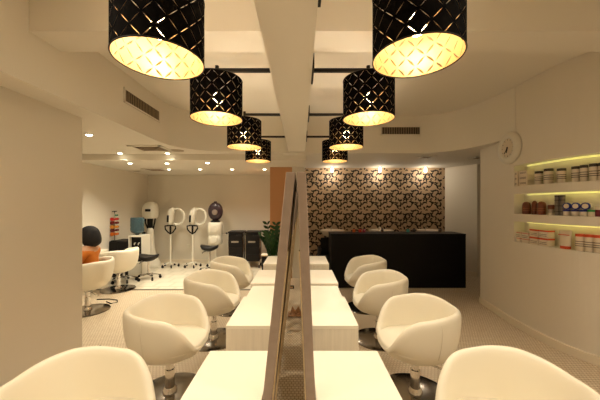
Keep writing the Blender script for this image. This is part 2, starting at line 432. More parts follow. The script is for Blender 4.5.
# ------------------------------------------------------------------ tub chairs
def make_chair():
    """faces local +x"""
    t = empty('salon_chair', (0, 0, 0), 'x', 'chair', 'cream tub chairs')
    NS = 64
    def sup(a, n=2.4): return (abs(cos(a))**n+abs(sin(a))**n)**(-1/n)
    def rim(phi):    # phi 0 = back, pi = front
        p = abs(phi)
        d = math.degrees(p)
        pts = [(0, .715), (30, .725), (50, .73), (72, .718), (92, .700), (106, .690), (117, .665), (127, .615), (136, .55), (144, .485), (151, .435), (158, .405), (180, .395)]
        for (a, za), (b, zb) in zip(pts, pts[1:]):
            if d <= b:
                u = (d-a)/(b-a); 
                return za+(zb-za)*u
        return .395
    def seatz(phi): return .445
    bm = bmesh.new(); rings = []
    RX, RY = .305, .305
    def pos(phi, k, z):
        a = phi; r = sup(a)*k
        return Vector((-cos(a)*RX*r, sin(a)*RY*r, z))
    for i in range(NS):
        phi = -pi+2*pi*i/NS
        zr = rim(phi); th = .20 if zr > .5 else .20
        fade = min(1, max(0, (zr-.46)/.12))
        zb = .312
        H = zr-zb
        prof = [(.02, zb-.005), (.35, zb-.003), (.58, zb+.008), (.74, zb+.045), (.86, zb+.10)]
        if fade > .02:
            # bulging outer wall up to the padded rim and back down inside
            za = zb+.10; top = zr
            for u, k in ((.25, .93), (.5, .975), (.75, 1.0)):
                prof.append((k, za+(top-.035-za)*u))
            prof[-1] = (.998, top-.062)
            prof += [(.992, top-.030), (.965, top-.010), (.92, top), (.87, top-.010), (.838, top-.034)]
            zi = .42
            for u in (.35, .7, .94): prof.append((.822-.03*u, top-.035+(zi-(top-.035))*u))
            prof += [(.74, zi-.008), (.5, zi-.01), (.25, zi-.008), (.02, zi-.008)]
        else:
            za = zb+.10; top = zr
            top = max(zr, za+.01)
            prof = [(.02, zb-.005), (.35, zb-.003), (.58, zb+.008), (.74, zb+.03), (.84, zb+.06)]
            prof += [(.90, top-.03+0), (.925, top-.022), (.93, top-.014), (.92, top-.006), (.90, top+.002), (.87, top+.008), (.85, top+.012), (.83, top+.014)]
            prof += [(.81, top+.015), (.79, top+.016), (.77, .412), (.72, .412), (.5, .412), (.25, .412), (.02, .412)]
        rings.append([bm.verts.new(pos(phi, k, z)) for k, z in prof])
    n = min(len(r) for r in rings)
    for i in range(NS):
        A, C = rings[i], rings[(i+1) % NS]
        for k in range(n-1): bm.faces.new((A[k], C[k], C[k+1], A[k+1]))
    bm.faces.new([r[0] for r in rings]); bm.faces.new([r[-1] for r in rings][::-1])
    sh = obj('tub_shell', bm, M_LEATHER, t, smooth=True, subd=1)
    # seat cushion
    bm = bmesh.new(); rings = []
    pf = [(.30, .400), (.80, .402), (.84, .412), (.84, .43), (.80, .447), (.5, .455), (.2, .457), (.01, .457)]
    for i in range(48):
        phi = 2*pi*i/48
        fx = 1.0+.10*max(0, -cos(phi))   # reaches further at the front
        rings.append([bm.verts.new(pos(phi, k*fx*(.985 if k > .7 else 1), z)) for k, z in pf])
    for i in range(48):
        A, C = rings[i], rings[(i+1) % 48]
        for k in range(len(pf)-1): bm.faces.new((A[k], C[k], C[k+1], A[k+1]))
    bm.faces.new([r[0] for r in rings]); bm.faces.new([r[-1] for r in rings][::-1])
    obj('seat', bm, M_LEATHER, t, smooth=True)
    # side seams
    for sg in (-1, 1):
        ph = radians(78)*sg; za = .412; pts = []
        top = rim(ph)
        for u, k in ((0, .862), (.25, .932), (.5, .977), (.75, 1.002), (.97, 1.0)):
            z = za+(top-.035-za)*u
            pts.append(pos(ph, k, z))
        obj('seam', TU(pts, .0016, 6), M_SEAM, sh, smooth=True)
    obj('post', LA([(.075, .318), (.075, .332), (0, .332)][::-1]+[(.0, .318)]) if 0 else LA([(0, .02), (.055, .02), (.05, .045), (.036, .06), (.036, .20), (.028, .205), (.028, .27), (.045, .275), (.05, .285), (.05, .312), (0, .312)], seg=28), M_CHROME, t, smooth='angle')
    obj('base_disc', LA([(0, 0), (.265, 0), (.27, .004), (.268, .010), (.24, .017), (.08, .024), (0, .024)], seg=64), M_DISC, t, smooth='angle')
    obj('mounting_plate', B(-.09, .09, -.09, .09, .300, .312), M_BLACKMET, t, bevel=.003)
    obj('pump_lever', TU([(-.03, .03, .285), (-.10, .09, .28), (-.17, .15, .275), (-.22, .19, .26)], .007), M_CHROME, t, smooth=True)
    return t
chair0 = make_chair(); used = []
def chair(x, y, rz, label, group, lean=0):
    c = chair0 if not used else copy_tree(chair0)
    used.append(1)
    c.location = (x, y, 0); c.rotation_euler = (0, 0, radians(rz)); c['label'] = label; c['group'] = group
    return c
GC = 'cream tub chairs at the central tables'
chair(.965, 1.29, 180, 'cream tub chair cut off by the bottom right of the photo', GC)
chair(.905, 2.21, 180, 'cream tub chair in the right row, second from the camera', GC)
chair(.87, 3.12, 178, 'cream tub chair in the right row, third from the camera', GC)
chair(.93, 4.07, 182, 'cream tub chair at the far end of the right row by the black counter', GC)
chair(-1.015, 1.29, 4, 'cream tub chair cut off by the bottom left of the photo', GC)
chair(-1.035, 2.22, 0, 'cream tub chair in the left row, second from the camera', GC)
chair(-.965, 3.12, 0, 'cream tub chair in the left row, third from the camera', GC)
chair(-.965, 4.0, 0, 'cream tub chair at the far end of the left row', GC)
GL = 'cream tub chairs by the far left wall'
chair(-3.22, 4.95, 165, 'cream tub chair at the far left wall, empty, beyond the seated person', GL)
chair(-3.0, 3.95, 190, 'cream tub chair at the far left in which the person in orange sits', GL)

# ------------------------------------------------------------------ drum lamps
def sheet(r, z0, z1, seg=96):
    bm = bmesh.new(); uvl = bm.loops.layers.uv.new('UVMap')
    A = [bm.verts.new((r*cos(2*pi*i/seg), r*sin(2*pi*i/seg), z0)) for i in range(seg)]
    C = [bm.verts.new((r*cos(2*pi*i/seg), r*sin(2*pi*i/seg), z1)) for i in range(seg)]
    for i in range(seg):
        j = (i+1) % seg; f = bm.faces.new((A[i], A[j], C[j], C[i]))
        for l, (u, v) in zip(f.loops, ((i/seg, 0), ((i+1)/seg, 0), ((i+1)/seg, 1), (i/seg, 1))): l[uvl].uv = (u, v)
    me = bpy.data.meshes.new('sheet'); bm.to_mesh(me); bm.free()
    for p in me.polygons: p.use_smooth = True
    return me
R_SH = .166; H_SH = .255
def make_lamp(xb, xl, name='drum_lamp'):
    """origin at the beam; lamp hangs at local x = xl-xb"""
    t = empty(name, (xb, 0, 0), 'x', 'lamp', 'black drum lamps')
    s = 1 if xl > xb else -1
    za = 2.385; zt = 2.064+H_SH; x = xl-xb
    me = sheet(R_SH, 2.064, zt); me.materials.append(M_SHADE)
    sh = bpy.data.objects.new('lamp_shade', me); COL.objects.link(sh); sh.parent = t; sh.location = (x, 0, 0)
    me = sheet(R_SH-.003, 2.064, zt); me.materials.append(M_BRASS); me.flip_normals()
    o = bpy.data.objects.new('shade_lining', me); COL.objects.link(o); o.parent = sh
    for zz in (2.064, zt):
        o = obj('rim_ring', TU([((R_SH-.001)*cos(2*pi*i/72), (R_SH-.001)*sin(2*pi*i/72), zz) for i in range(72)], .0028, 6, closed=True), M_BLACKMET, sh, smooth=True)
    obj('arm', B(min(0, x)-.012*(s < 0)*0, max(0, x)+.0, -.011, .011, za-.011, za+.011), M_BLACKMET, t)
    bm = TU([(x-s*.001, 0, za+.03), (x-s*.001, 0, 2.24)], .013, 12)
    for k in range(3):
        a = 2*pi*k/3+.4; tube(bm, [(x, 0, zt-.03), (x+(R_SH-.004)*cos(a), (R_SH-.004)*sin(a), zt-.002)], .0025, 6)
    obj('stem', bm, M_BLACKMET, t, smooth='angle')
    obj('mounting_plate', B(*( (0, .012) if s > 0 else (-.003, 0)), -.12, .12, za-(.04 if s > 0 else .012), za+.05), M_BLACKMET, t)
    b = obj('bulb', ball(bmesh.new(), (x, 0, 2.195), .036, s=(1, 1, 1.25)), M_BULB, t, smooth=True)
    return t
LY = [1.08, 1.85, 2.76, 3.66]
for s, xb, xl in ((-1, -.196, -.553), (1, .074, .449)):
    base = make_lamp(xb, xl)
    for i, y in enumerate(LY):
        c = base if i == 0 else copy_tree(base)
        c.location.y = y+(.02 if s < 0 and i == 0 else 0)
        c['label'] = f'{ORD[i]} black perforated drum lamp on the {SIDE[s]} side of the ceiling beam'
        c['group'] = 'black drum lamps on arms'
    for i, y in enumerate(LY):
        light('lamp_light', 'POINT', (xl, y, 2.195), P_LAMP, WARM2, .04)
        light('lamp_spot', 'SPOT', (xl, y, 2.15), P_TABLE, WARM2, .03, spot=104, blend=.8)
        light('lamp_uplight', 'SPOT', (xl, y, 2.22), P_UP, WARM2, .03, rot=(pi, 0, 0), spot=125, blend=.6)

# ------------------------------------------------------------------ downlights
def make_down():
    t = empty('downlight', (0, 0, 0), 'x', 'ceiling light', 'recessed downlights')
    obj('trim_ring', LA([(.034, 0), (.05, 0), (.052, -.004), (.046, -.009), (.036, -.006)], seg=24), M_WHITE, t, smooth=True)
    obj('lamp_face', LA([(0, -.022), (.02, -.018), (.034, -.008), (.036, -.001), (0, -.001)], seg=20), M_DOWN, t)
    return t
down0 = make_down(); dn = []
def downlight(x, y, z, label, power=P_DOWN, col=SALON, spot=125):
    c = down0 if not dn else copy_tree(down0)
    dn.append(1); c.location = (x, y, z); c['label'] = label; c['group'] = 'recessed ceiling downlights'
    light('downlight_beam', 'SPOT', (x, y, z-.02), power, col, .04, spot=spot, blend=.9)
for px, py, zc, lab in ((89, 134.5, ZL, 'recessed downlight nearest the corner of the left wall'),
                        (120, 153, ZL, 'recessed downlight in the near left ceiling, left of the square vent'),
                        (167.5, 153, ZL, 'recessed downlight at the right tip of the near square vent'),
                        (130, 163, ZB, 'first recessed downlight beyond the ceiling step, far left'),
                        (167, 163, ZB, 'recessed downlight just beyond the ceiling step above the steamer'),
                        (207.5, 162.5, ZB, 'recessed downlight beyond the ceiling step, right of centre in the left salon'),
                        (169, 169, ZB, 'small far downlight above the far square vent'),
                        (200, 169, ZB, 'small far downlight above the hood dryer'),
                        (232, 169, ZB, 'small far downlight above the black trolleys'),
                        (264.5, 169, ZB, 'small far downlight beside the orange wall')):
    Y = (zc-CZ)*280/(204.5-py)
    x = (px-300.5)*Y/280
    downlight(x, Y, zc, lab, P_DOWN if zc == ZB else P_DOWN*1.4)
# unseen fill downlights behind the photographer, added to brighten the room
for x in (-1.45, 1.5, 2.6):
    for y in (-.9, .45):
        downlight(x, y, ZH, f'added fill downlight in the high ceiling behind the camera, {"left" if x < 0 else ("middle" if x < 2 else "right")} one of the {"front" if y > 0 else "rear"} row', P_FILL, WARM2, 150)

# wallpaper spot lights: glass drops
for k, (px, w) in enumerate(((332, 'left'), (380, 'middle'), (425.5, 'right'))):
    x = (px-300.5)*6.2/280
    t = empty('spot_lamp', (x, 6.2, ZW), f'small glowing glass ceiling lamp over the patterned wall, {w} one of three', 'lamp', 'glass ceiling lamps over the patterned wall')
    obj('canopy', LA([(0, 0), (.05, 0), (.05, -.01), (0, -.014)], seg=20), M_CHROME, t, smooth='angle')
    obj('glass_shade', LA([(0, -.015), (.02, -.02), (.032, -.05), (.032, -.10), (.022, -.12), (0, -.12)], seg=20), mat('lamp_glass_glow', (1, 1, 1, 1), .3, emit=5, ecol=(1, .85, .6, 1)), t, smooth='angle')
    light('spot_light', 'POINT', (x, 6.2, ZW-.15), P_SPOT, WARM2, .05)

# ------------------------------------------------------------------ vents, detector
def grille(name, M, w, h, label, cat='vent', n=22, frame=.02):
    """in the local xz plane facing -y"""
    t = empty(name, (0, 0, 0), label, cat, None); t.matrix_world = M
    bm = bmesh.new()
    box(bm, -w/2, w/2, -.012, 0, h/2-frame, h/2); box(bm, -w/2, w/2, -.012, 0, -h/2, -h/2+frame)
    box(bm, -w/2, -w/2+frame, -.012, 0, -h/2, h/2); box(bm, w/2-frame, w/2, -.012, 0, -h/2, h/2)
    obj('frame', bm, M_CEIL, t)
    obj('backing', B(-w/2+.005, w/2-.005, -.003, 0, -h/2+.005, h/2-.005), M_DARK, t)
    bm = bmesh.new()
    for i in range(n):
        x = -w/2+frame+(w-2*frame)*(i+.5)/n
        box(bm, x-.004, x+.004, -.010, -.003, -h/2+frame, h/2-frame)
    obj('slats', bm, M_STEELV, t)
    return t
# end wall of the soffit
grille('air_grille', Matrix.Translation((1.63, 4.56, 2.70)), .66, .155, 'long air grille on the curved soffit above the patterned wall')
grille('air_grille', Matrix.Translation((XS+.001, 3.44, 2.70)) @ Matrix.Rotation(radians(90), 4, 'Z'), .78, .165, 'long air grille on the left side of the raised ceiling')
def cassette(x, y, z, w, h, label, rz=0):
    t = empty('ceiling_vent', (x, y, z), label, 'vent', None, rz)
    bm = bmesh.new()
    f = .05
    box(bm, -w/2, w/2, -h/2, -h/2+f, -.012, 0); box(bm, -w/2, w/2, h/2-f, h/2, -.012, 0)
    box(bm, -w/2, -w/2+f, -h/2, h/2, -.012, 0); box(bm, w/2-f, w/2, -h/2, h/2, -.012, 0)
    obj('frame', bm, M_CEIL, t)
    obj('backing', B(-w/2+.01, w/2-.01, -h/2+.01, h/2-.01, -.003, 0), M_DARK, t)
    bm = bmesh.new()
    for i in range(4):
        k = .06+.05*i
        if w/2-k < .02 or h/2-k < .02: break
        for a, b, c, d in ((-w/2+k, w/2-k, -h/2+k, -h/2+k+.02), (-w/2+k, w/2-k, h/2-k-.02, h/2-k), (-w/2+k, -w/2+k+.02, -h/2+k, h/2-k), (w/2-k-.02, w/2-k, -h/2+k, h/2-k)):
            box(bm, a, b, c, d, -.014-.002*i, -.004)
    obj('louvres', bm, M_STEELV, t)
cassette(-2.28, 4.27, ZL, .50, .42, 'square ceiling vent in the near left ceiling')
cassette(-3.15, 6.1, ZB, .42, .42, 'square ceiling vent beyond the step in the left salon ceiling')
cassette(-3.72, 6.35, ZB, .25, .2, 'small ceiling vent in the far left corner of the salon')
cassette(2.2, 4.9, ZW, .26, .26, 'dark ceiling vent over the black counter')
cassette(3.15, 4.98, ZW, .2, .25, 'small ceiling vent beside the right doorway edge')
t = empty('ceiling_speaker', (-1.66, 4.32, ZL), 'x', 'speaker')
t.location = ((193-300.5)*4.42/280-.26, 4.45, ZL); t['label'] = 'round ceiling speaker right of the near square vent'
obj('grille_face', LA([(0, 0), (.10, 0), (.10, -.006), (.085, -.010), (0, -.010)], seg=32), M_STEELV, t, smooth='angle')

# ------------------------------------------------------------------ wall clock (right, curved wall)
def wall_at(px, off=0.0):
    """point of the curved wall (offset outward by off) seen at pixel column px, and room-side normal"""
    best = None
    for i in range(len(CV)-1):
        a = CV[i]+NR[i]*off; b = CV[i+1]+NR[i+1]*off
        if a.y < 1.5: continue
        for k in range(21):
            p = a.lerp(b, k/20); e = abs(px_of(p)-px)
            if best is None or e < best[0]: best = (e, p, -NR[i].lerp(NR[i+1], k/20).normalized())
    return best[1], best[2]
p, n = wall_at(510.3)
t = empty('wall_clock', (0, 0, 0), 'round white wall clock above the left end of the wall shelves', 'clock')
zax = Vector((n.x, n.y, 0)); yax = Vector((0, 0, 1)); xax = yax.cross(zax)
Mx = Matrix((xax, yax, zax)).transposed().to_4x4(); Mx.translation = Vector((p.x, p.y, CZ+(204.5-148)*p.y/280))
t.matrix_world = Mx
obj('case', LA([(0, 0), (.205, 0), (.205, .02), (.19, .04), (.15, .052), (.125, .05), (.12, .03), (0, .03)], seg=64), M_WHITE, t, smooth=True)
obj('dial', LA([(0, .034), (.118, .034), (.118, .028), (0, .028)], seg=48), mat('clock_dial', srgb(214, 200, 176), .5), t)
for k in range(12):
    obj('hour_mark', B(-.0025, .0025, .095, .11, .034, .036, Matrix.Rotation(pi/6*k, 4, 'Z')), M_BLACK, t)
for nm, ang, L, w in (('hour_hand', -198.5, .062, .007), ('minute_hand', -222, .09, .0045)):
    obj(nm, B(-w, w, -.012, L, .037, .040, Matrix.Rotation(radians(ang), 4, 'Z')), M_BLACK, t)
obj('hub', LA([(0, .036), (.01, .036), (.01, .044), (0, .044)], seg=16), M_BLACK, t)

# LED strips in niches
M_LED = mat('led_strip_glow', (1, 1, .4, 1), .5, emit=.38, ecol=(.9, .84, .36, 1))
for k, (z0, z1) in enumerate(NICHE):
    pts = [CV[i]+NR[i]*(DEPTH-.01) for i in range(i_near+1, i_far)]
    o = obj('led_strip', TU([(q.x, q.y, z1-.009) for q in pts], .008, 8), M_LED, smooth=True)
    tag(o, f'yellow light strip under the top of the {["lowest", "middle", "topmost"][k]} wall shelf recess', 'light strip', 'yellow light strips in the wall recesses')
    for j in range(2, len(pts)-1, 2): light('strip_light', 'POINT', (pts[j].x-.035, pts[j].y, z1-.03), .02, (1, .88, .22), .015)

# ------------------------------------------------------------------ products on the shelves
def lab_mat(name, base, ink, scale=60): return mat(name, base, .45, var=.0)
M_LABW = mat('white_carton', srgb(222, 208, 186), .5); M_RED = mat('orange_red_print', srgb(206, 74, 34), .5)
M_BROWN = mat('brown_bottle', srgb(112, 54, 28), .3); M_LIDD = mat('dark_lid', srgb(60, 48, 42), .4)
M_GREYP = mat('grey_print', srgb(120, 106, 92), .6); M_BLUE = mat('blue_lid', srgb(28, 44, 130), .35)
M_GREEN = mat('green_lid', srgb(40, 150, 70), .4); M_TIN = mat('silver_tin', srgb(120, 112, 104), .35, .6)
M_MAROON = mat('maroon_jar', srgb(110, 20, 40), .4)
def place(px, row, off=.058):
    p, n = wall_at(px, off); return Vector((p.x, p.y, NICHE[row][0]+.0005)), atan2(n.y, n.x)+pi/2, p.y/280
def print_lines(w, h, d, zs, m, parent, round_=False):
    bm = bmesh.new()
    for z in zs:
        if round_: lathe(bm, [(w/2+.0008, z*h-.004), (w/2+.0012, z*h), (w/2+.0008, z*h+.004)], seg=20)
        else: box(bm, -w*.38, w*.38, -d/2-.0015, -d/2, z*h-.003, z*h+.003)
    obj('printed_lines', bm, m, parent)
def jar(px, row, w, h, label, group, body=M_LABW, lid=M_LIDD, off=.058, lines=True, lidh=.18, z=0):
    loc, a, _ = place(px, row, off)
    t = empty('product_jar', loc+Vector((0, 0, z)), label, 'jar', group, a); r = w/2
    obj('jar_body', LA([(0, 0), (r*.9, 0), (r, .006), (r, h*(1-lidh)), (0, h*(1-lidh))], seg=24), body, t, smooth='angle')
    obj('lid', LA([(0, h*(1-lidh)), (r*1.03, h*(1-lidh)), (r*1.03, h-.004), (r*.98, h), (0, h)], seg=24), lid, t, smooth='angle')
    if lines: print_lines(w, h, w, (.3, .42, .56), M_GREYP, t, True)
    return t
def carton(px, row, w, h, d, label, group, body=M_LABW, stripe=None, off=.058, z=0, lines=(.3, .5, .65), grey=M_GREYP):
    loc, a, _ = place(px, row, off)
    t = empty('product_box', loc+Vector((0, 0, z)), label, 'box', group, a)
    obj('carton', B(-w/2, w/2, -d/2, d/2, 0, h), body, t, bevel=.002)
    if stripe:
        bm = bmesh.new()
        for a0, a1 in stripe: box(bm, -w/2-.001, w/2+.001, -d/2-.001, d/2+.001, a0*h, a1*h)
        obj('red_band', bm, M_RED, t)
    if lines: print_lines(w, h, d, lines, grey, t)
    return t
G1 = 'products on the top wall shelf'; G2 = 'products on the middle wall shelf'; G3 = 'products on the lowest wall shelf'
for px, z, w in ((517.5, 0, 'lower left'), (526.5, 0, 'lower right'), (517.5, .062, 'middle left'), (526.5, .062, 'middle right'), (517.5, .124, 'upper left'), (526.5, .124, 'upper right')):
    carton(px, 2, .125, .060, .085, f'white printed carton, {w} of the stack on the top wall shelf', 'stacked cartons on the top shelf', z=z, lines=(.4, .6))
for px, w, h, lab in ((539, .105, .150, 'white jar with dark lid next to the carton stack on the top shelf'),
                      (548.5, .115, .165, 'second white dark-lidded jar from the carton stack on the top shelf'),
                      (561.5, .105, .150, 'white dark-lidded jar standing alone mid top shelf'),
                      (575.5, .085, .155, 'white dark-lidded jar, left of the pair on the top shelf'),
                      (584, .085, .160, 'white dark-lidded jar, right of the pair on the top shelf'),
                      (593.5, .085, .165, 'tall white dark-lidded jar close to the right edge of the photo, top shelf'),
                      (602.5, .085, .165, 'tall white jar cut by the right edge of the photo, top shelf')):
    jar(px, 2, w*.70, h, lab, G1)
def bottle(px, w, h, label, neck=False):
    loc, a, _ = place(px, 1)
    t = empty('product_bottle', loc, label, 'bottle', G2, a); r = w/2
    if neck: pr = [(0, 0), (r, 0), (r, h*.6), (r*.5, h*.75), (r*.45, h*.98), (0, h)]
    else: pr = [(0, 0), (r*.95, 0), (r, .01), (r, h*.68), (r*.85, h*.86), (r*.5, h*.97), (0, h)]
    obj('bottle_body', LA(pr, seg=24), M_BROWN, t, smooth=True); print_lines(w, h, w, (.3, .45), mat('tan_print', srgb(150, 96, 60), .5), t, True)
bottle(526.5, .085, .150, 'rounded brown bottle at the left end of the middle shelf')
bottle(534.5, .055, .160, 'slim brown bottle between two rounded brown bottles')
bottle(541.5, .085, .150, 'rounded brown bottle right of the slim brown bottle')
jar(551, 1, .055, .11, 'small brown-lidded jar left of the tall silver tins', G2, M_LABW, M_BROWN, lidh=.4)
for px, lab in ((557.5, 'tall silver grey tin, left of the two on the middle shelf'), (562.5, 'tall silver grey tin, right of the two on the middle shelf')):
    loc, a, _ = place(px, 1); t = empty('product_tin', loc, lab, 'tin', G2, a)
    obj('tin_body', LA([(0, 0), (.023, 0), (.023, .195), (0, .195)], seg=24), M_TIN, t, smooth='angle')
    obj('cap', LA([(0, .195), (.024, .195), (.024, .212), (0, .212)], seg=24), M_LIDD, t, smooth='angle')
    print_lines(.046, .2, .046, (.2, .5, .8), M_LIDD, t, True)
for px, m, lab in ((566.8, M_BLUE, 'left'), (575, M_BLUE, 'middle'), (583.4, M_BLUE, 'right')):
    jar(px, 1, .060, .062, f'white tub with a blue lid lying flat, {lab} of the lower three', G2, M_LABW, m, lines=False, lidh=.28)
jar(592, 1, .060, .062, 'white tub with a green lid beside the blue-lidded tubs', G2, M_LABW, M_GREEN, lines=False, lidh=.28)
jar(599.5, 1, .06, .10, 'maroon jar cut by the right edge of the photo on the middle shelf', G2, M_MAROON, M_LABW, lines=False, lidh=.35)
for px, lab in ((569, 'left'), (577.8, 'middle'), (587, 'right')):
    loc, a, _ = place(px, 1); t = empty('product_tub', loc+Vector((0, 0, .063+.0355)), f'tub stood on edge showing a round blue lid, {lab} of the upper three', 'tub', G2, a)
    R = Matrix.Rotation(radians(90), 4, 'X')
    obj('tub_body', LA([(0, -.03), (.033, -.03), (.034, .02), (0, .02)], seg=28, M=R), M_LABW, t, smooth='angle')
    obj('lid', LA([(0, .02), (.0355, .02), (.0355, .036), (.032, .038), (0, .038)], seg=28, M=R), M_BLUE, t, smooth='angle')
    obj('lid_label', LA([(0, .038), (.024, .038), (.024, .0392), (0, .0392)], seg=24, M=R), M_LABW, t)
for px, lab in ((519.8, 'left'), (527.5, 'right')):
    carton(px, 0, .105, .125, .06, f'cream carton with red lines, {lab} of the pair at the left of the lowest shelf', G3, stripe=((.30, .35), (.86, .91)), lines=(.5, .65))
for px in (537, 546.5):
    for z in (0, .088):
        carton(px, 0, .112, .086, .08, f'white carton with orange top band, {"upper" if z else "lower"} {"left" if px < 540 else "right"} of the stack of four', 'stacked white and orange cartons', stripe=((.78, .99),), z=z, lines=(.25, .45), grey=M_GREYP)
loc, a, _ = place(565.5, 0); t = empty('product_tube', loc, 'white squeeze tube standing on its red cap on the lowest shelf', 'tube', G3, a)
bm = bmesh.new()
for i, (w, d, z) in enumerate(((.10, .07, .03), (.112, .05, .10), (.12, .008, .185))):
    pass
rg = []
for (w, d, z) in ((.10, .07, .03), (.112, .05, .10), (.125, .006, .19)):
    rg.append([bm.verts.new((w/2*cos(2*pi*k/20), d/2*sin(2*pi*k/20), z)) for k in range(20)])
for A, C in zip(rg, rg[1:]):
    for k in range(20): bm.faces.new((A[k], A[(k+1) % 20], C[(k+1) % 20], C[k]))
bm.faces.new(rg[0]); bm.faces.new(rg[-1])
obj('tube_body', bm, M_LABW, t, smooth='angle')
obj('cap', LA([(0, 0), (.045, 0), (.048, .03), (0, .03)], seg=20, sy=.75), M_RED, t, smooth='angle')
obj('printed_band', B(-.052, .052, -.0245, -.0225, .14, .148), M_RED, t)
for px, lab in ((580, 'left'), (589, 'middle'), (598, 'right')):
    jar(px, 0, .068, .165, f'white jar with bright orange lid, {lab} of three on the lowest shelf', G3, M_LABW, M_RED, lines=True, lidh=.15)

# ------------------------------------------------------------------ black reception / wash counter
t = empty('reception_counter', (.55, 5.03, 0), 'long black lacquered counter in front of the patterned wall', 'counter')
obj('front_panel', B(.0, 2.42, 0, .03, 0, .95), M_COUNTER, t)
obj('side_panel', B(0, .03, .03, .45, 0, .95), M_COUNTER, t); obj('side_panel', B(2.39, 2.42, .03, .45, 0, .95), M_COUNTER, t)
obj('countertop', B(-.004, 2.424, -.004, .46, .95, .972), M_COUNTER, t, bevel=.003)
obj('inner_shelf', B(.03, 2.39, .03, .43, .70, .72), M_COUNTER, t)
for px, c, lab in ((354, srgb(190, 90, 30), 'orange'), (360, srgb(200, 50, 30), 'red'), (364, srgb(180, 60, 90), 'pink'), (382, srgb(90, 70, 60), 'brown'), (408, srgb(60, 150, 140), 'teal'), (414, srgb(60, 60, 62), 'dark grey'), (440, srgb(80, 70, 60), 'grey brown')):
    x = (px-300.5)*5.35/280
    t = empty('small_bottle', (x, 5.35, .972), f'small {lab} bottle on the black counter', 'bottle', 'small bottles on the black counter')
    obj('bottle_body', LA([(0, 0), (.03, 0), (.03, .05), (.012, .06), (0, .06)], seg=14), mat('bottle_'+lab.replace(' ', '_'), c, .4), t, smooth='angle')
    obj('cap', LA([(0, .06), (.013, .06), (.013, .078), (0, .078)], seg=12), M_BLACK, t)
# shampoo units behind the counter
def wash(px, label):
    x = (px-300.5)*6.0/280
    t = empty('wash_unit', (x, 5.98, 0), label, 'wash basin', 'shampoo chairs with white basins')
    bm = LA([(0, .80), (.10, .80), (.20, .86), (.25, .93), (.26, .955), (.24, .96), (.21, .93), (.14, .86), (0, .85)], seg=32)
    obj('basin', bm, mat('basin_ceramic', srgb(214, 200, 180), .25), t, smooth=True)
    obj('basin_stand', B(-.12, .12, -.08, .18, 0, .81), M_BLACK, t, bevel=.02)
    obj('seat', B(-.27, .27, -.46, -.05+.0, .36, .46), M_BLACKLEATHER, t, bevel=.03)
    obj('armrest', B(-.32, -.25, -.44, -.05, .40, .62), M_BLACKLEATHER, t, bevel=.02)
    obj('armrest', B(.25, .32, -.44, -.05, .40, .62), M_BLACKLEATHER, t, bevel=.02)
    obj('neck_cushion', B(-.25, .25, -.10, -.085+.06, .46, .80), M_BLACKLEATHER, t, bevel=.02)
    obj('seat_base', B(-.2, .2, -.42, -.082, 0, .36), M_BLACK, t, bevel=.01)
    obj('tap', TU([(0, .2, .9), (0, .2, 1.0), (0, .14, 1.02), (0, .08, .99)], .01), M_CHROME, t, smooth=True)
wash(332, 'shampoo basin and black chair at the left end behind the black counter')
wash(381, 'shampoo basin behind the middle of the black counter')
wash(429, 'shampoo basin behind the right half of the black counter')

# ------------------------------------------------------------------ left salon equipment
# steamer on a flared column
p = P(150.5, 268, 6.75); X = p.x
t = empty('hair_steamer', (X, 6.75, 0.004), 'tall white hair steamer on a flared column in the corner', 'hair steamer')
obj('column', LA([(0, 0), (.225, 0), (.23, .03), (.22, .08), (.19, .14), (.145, .24), (.11, .36), (.09, .52), (.08, .72), (.075, .90), (.06, .93), (0, .935)], seg=36), M_WHITE, t, smooth='angle')
bm = bmesh.new(); rg = []
for z, w, d, oy in ((1.16, .13, .13, 0), (1.20, .155, .16, 0), (1.34, .165, .18, 0), (1.46, .15, .17, .01), (1.53, .115, .13, .03), (1.56, .05, .07, .04)):
    rg.append([bm.verts.new((w*(abs(cos(a))**.7)*(1 if cos(a) > 0 else -1), oy+d*(abs(sin(a))**.7)*(1 if sin(a) > 0 else -1), z)) for a in [2*pi*k/28 for k in range(28)]])
for A, C in zip(rg, rg[1:]):
    for k in range(28): bm.faces.new((A[k], A[(k+1) % 28], C[(k+1) % 28], C[k]))
bm.faces.new(rg[0]); bm.faces.new(rg[-1])
obj('hood', bm, M_WHITE, t, smooth='angle', angle=50)
obj('control_panel', B(-.03, .10, -.195, -.175, 1.33, 1.39), M_BLACK, t, bevel=.01)
bm = bmesh.new()
for dx in (-.12, -.06, .05, .12): tube(bm, [(dx, 0, 1.21), (dx*.9, -.02, 1.05), (dx*.5, 0, .9)], .016)
box(bm, -.05, .04, -.05, .03, .92, 1.2)
obj('frame_arms', bm, M_BLACK, t, smooth='angle')
obj('hanging_hose', TU([(-.13, 0, 1.22), (-.17, -.03, 1.05), (-.16, -.05, .82), (-.14, -.06, .72), (-.11, -.05, .84)], .026), M_BLACK, t, smooth=True)
obj('printed_lines', B(-.008, .008, -.096, -.08, .50, .75), M_GREYP, t)

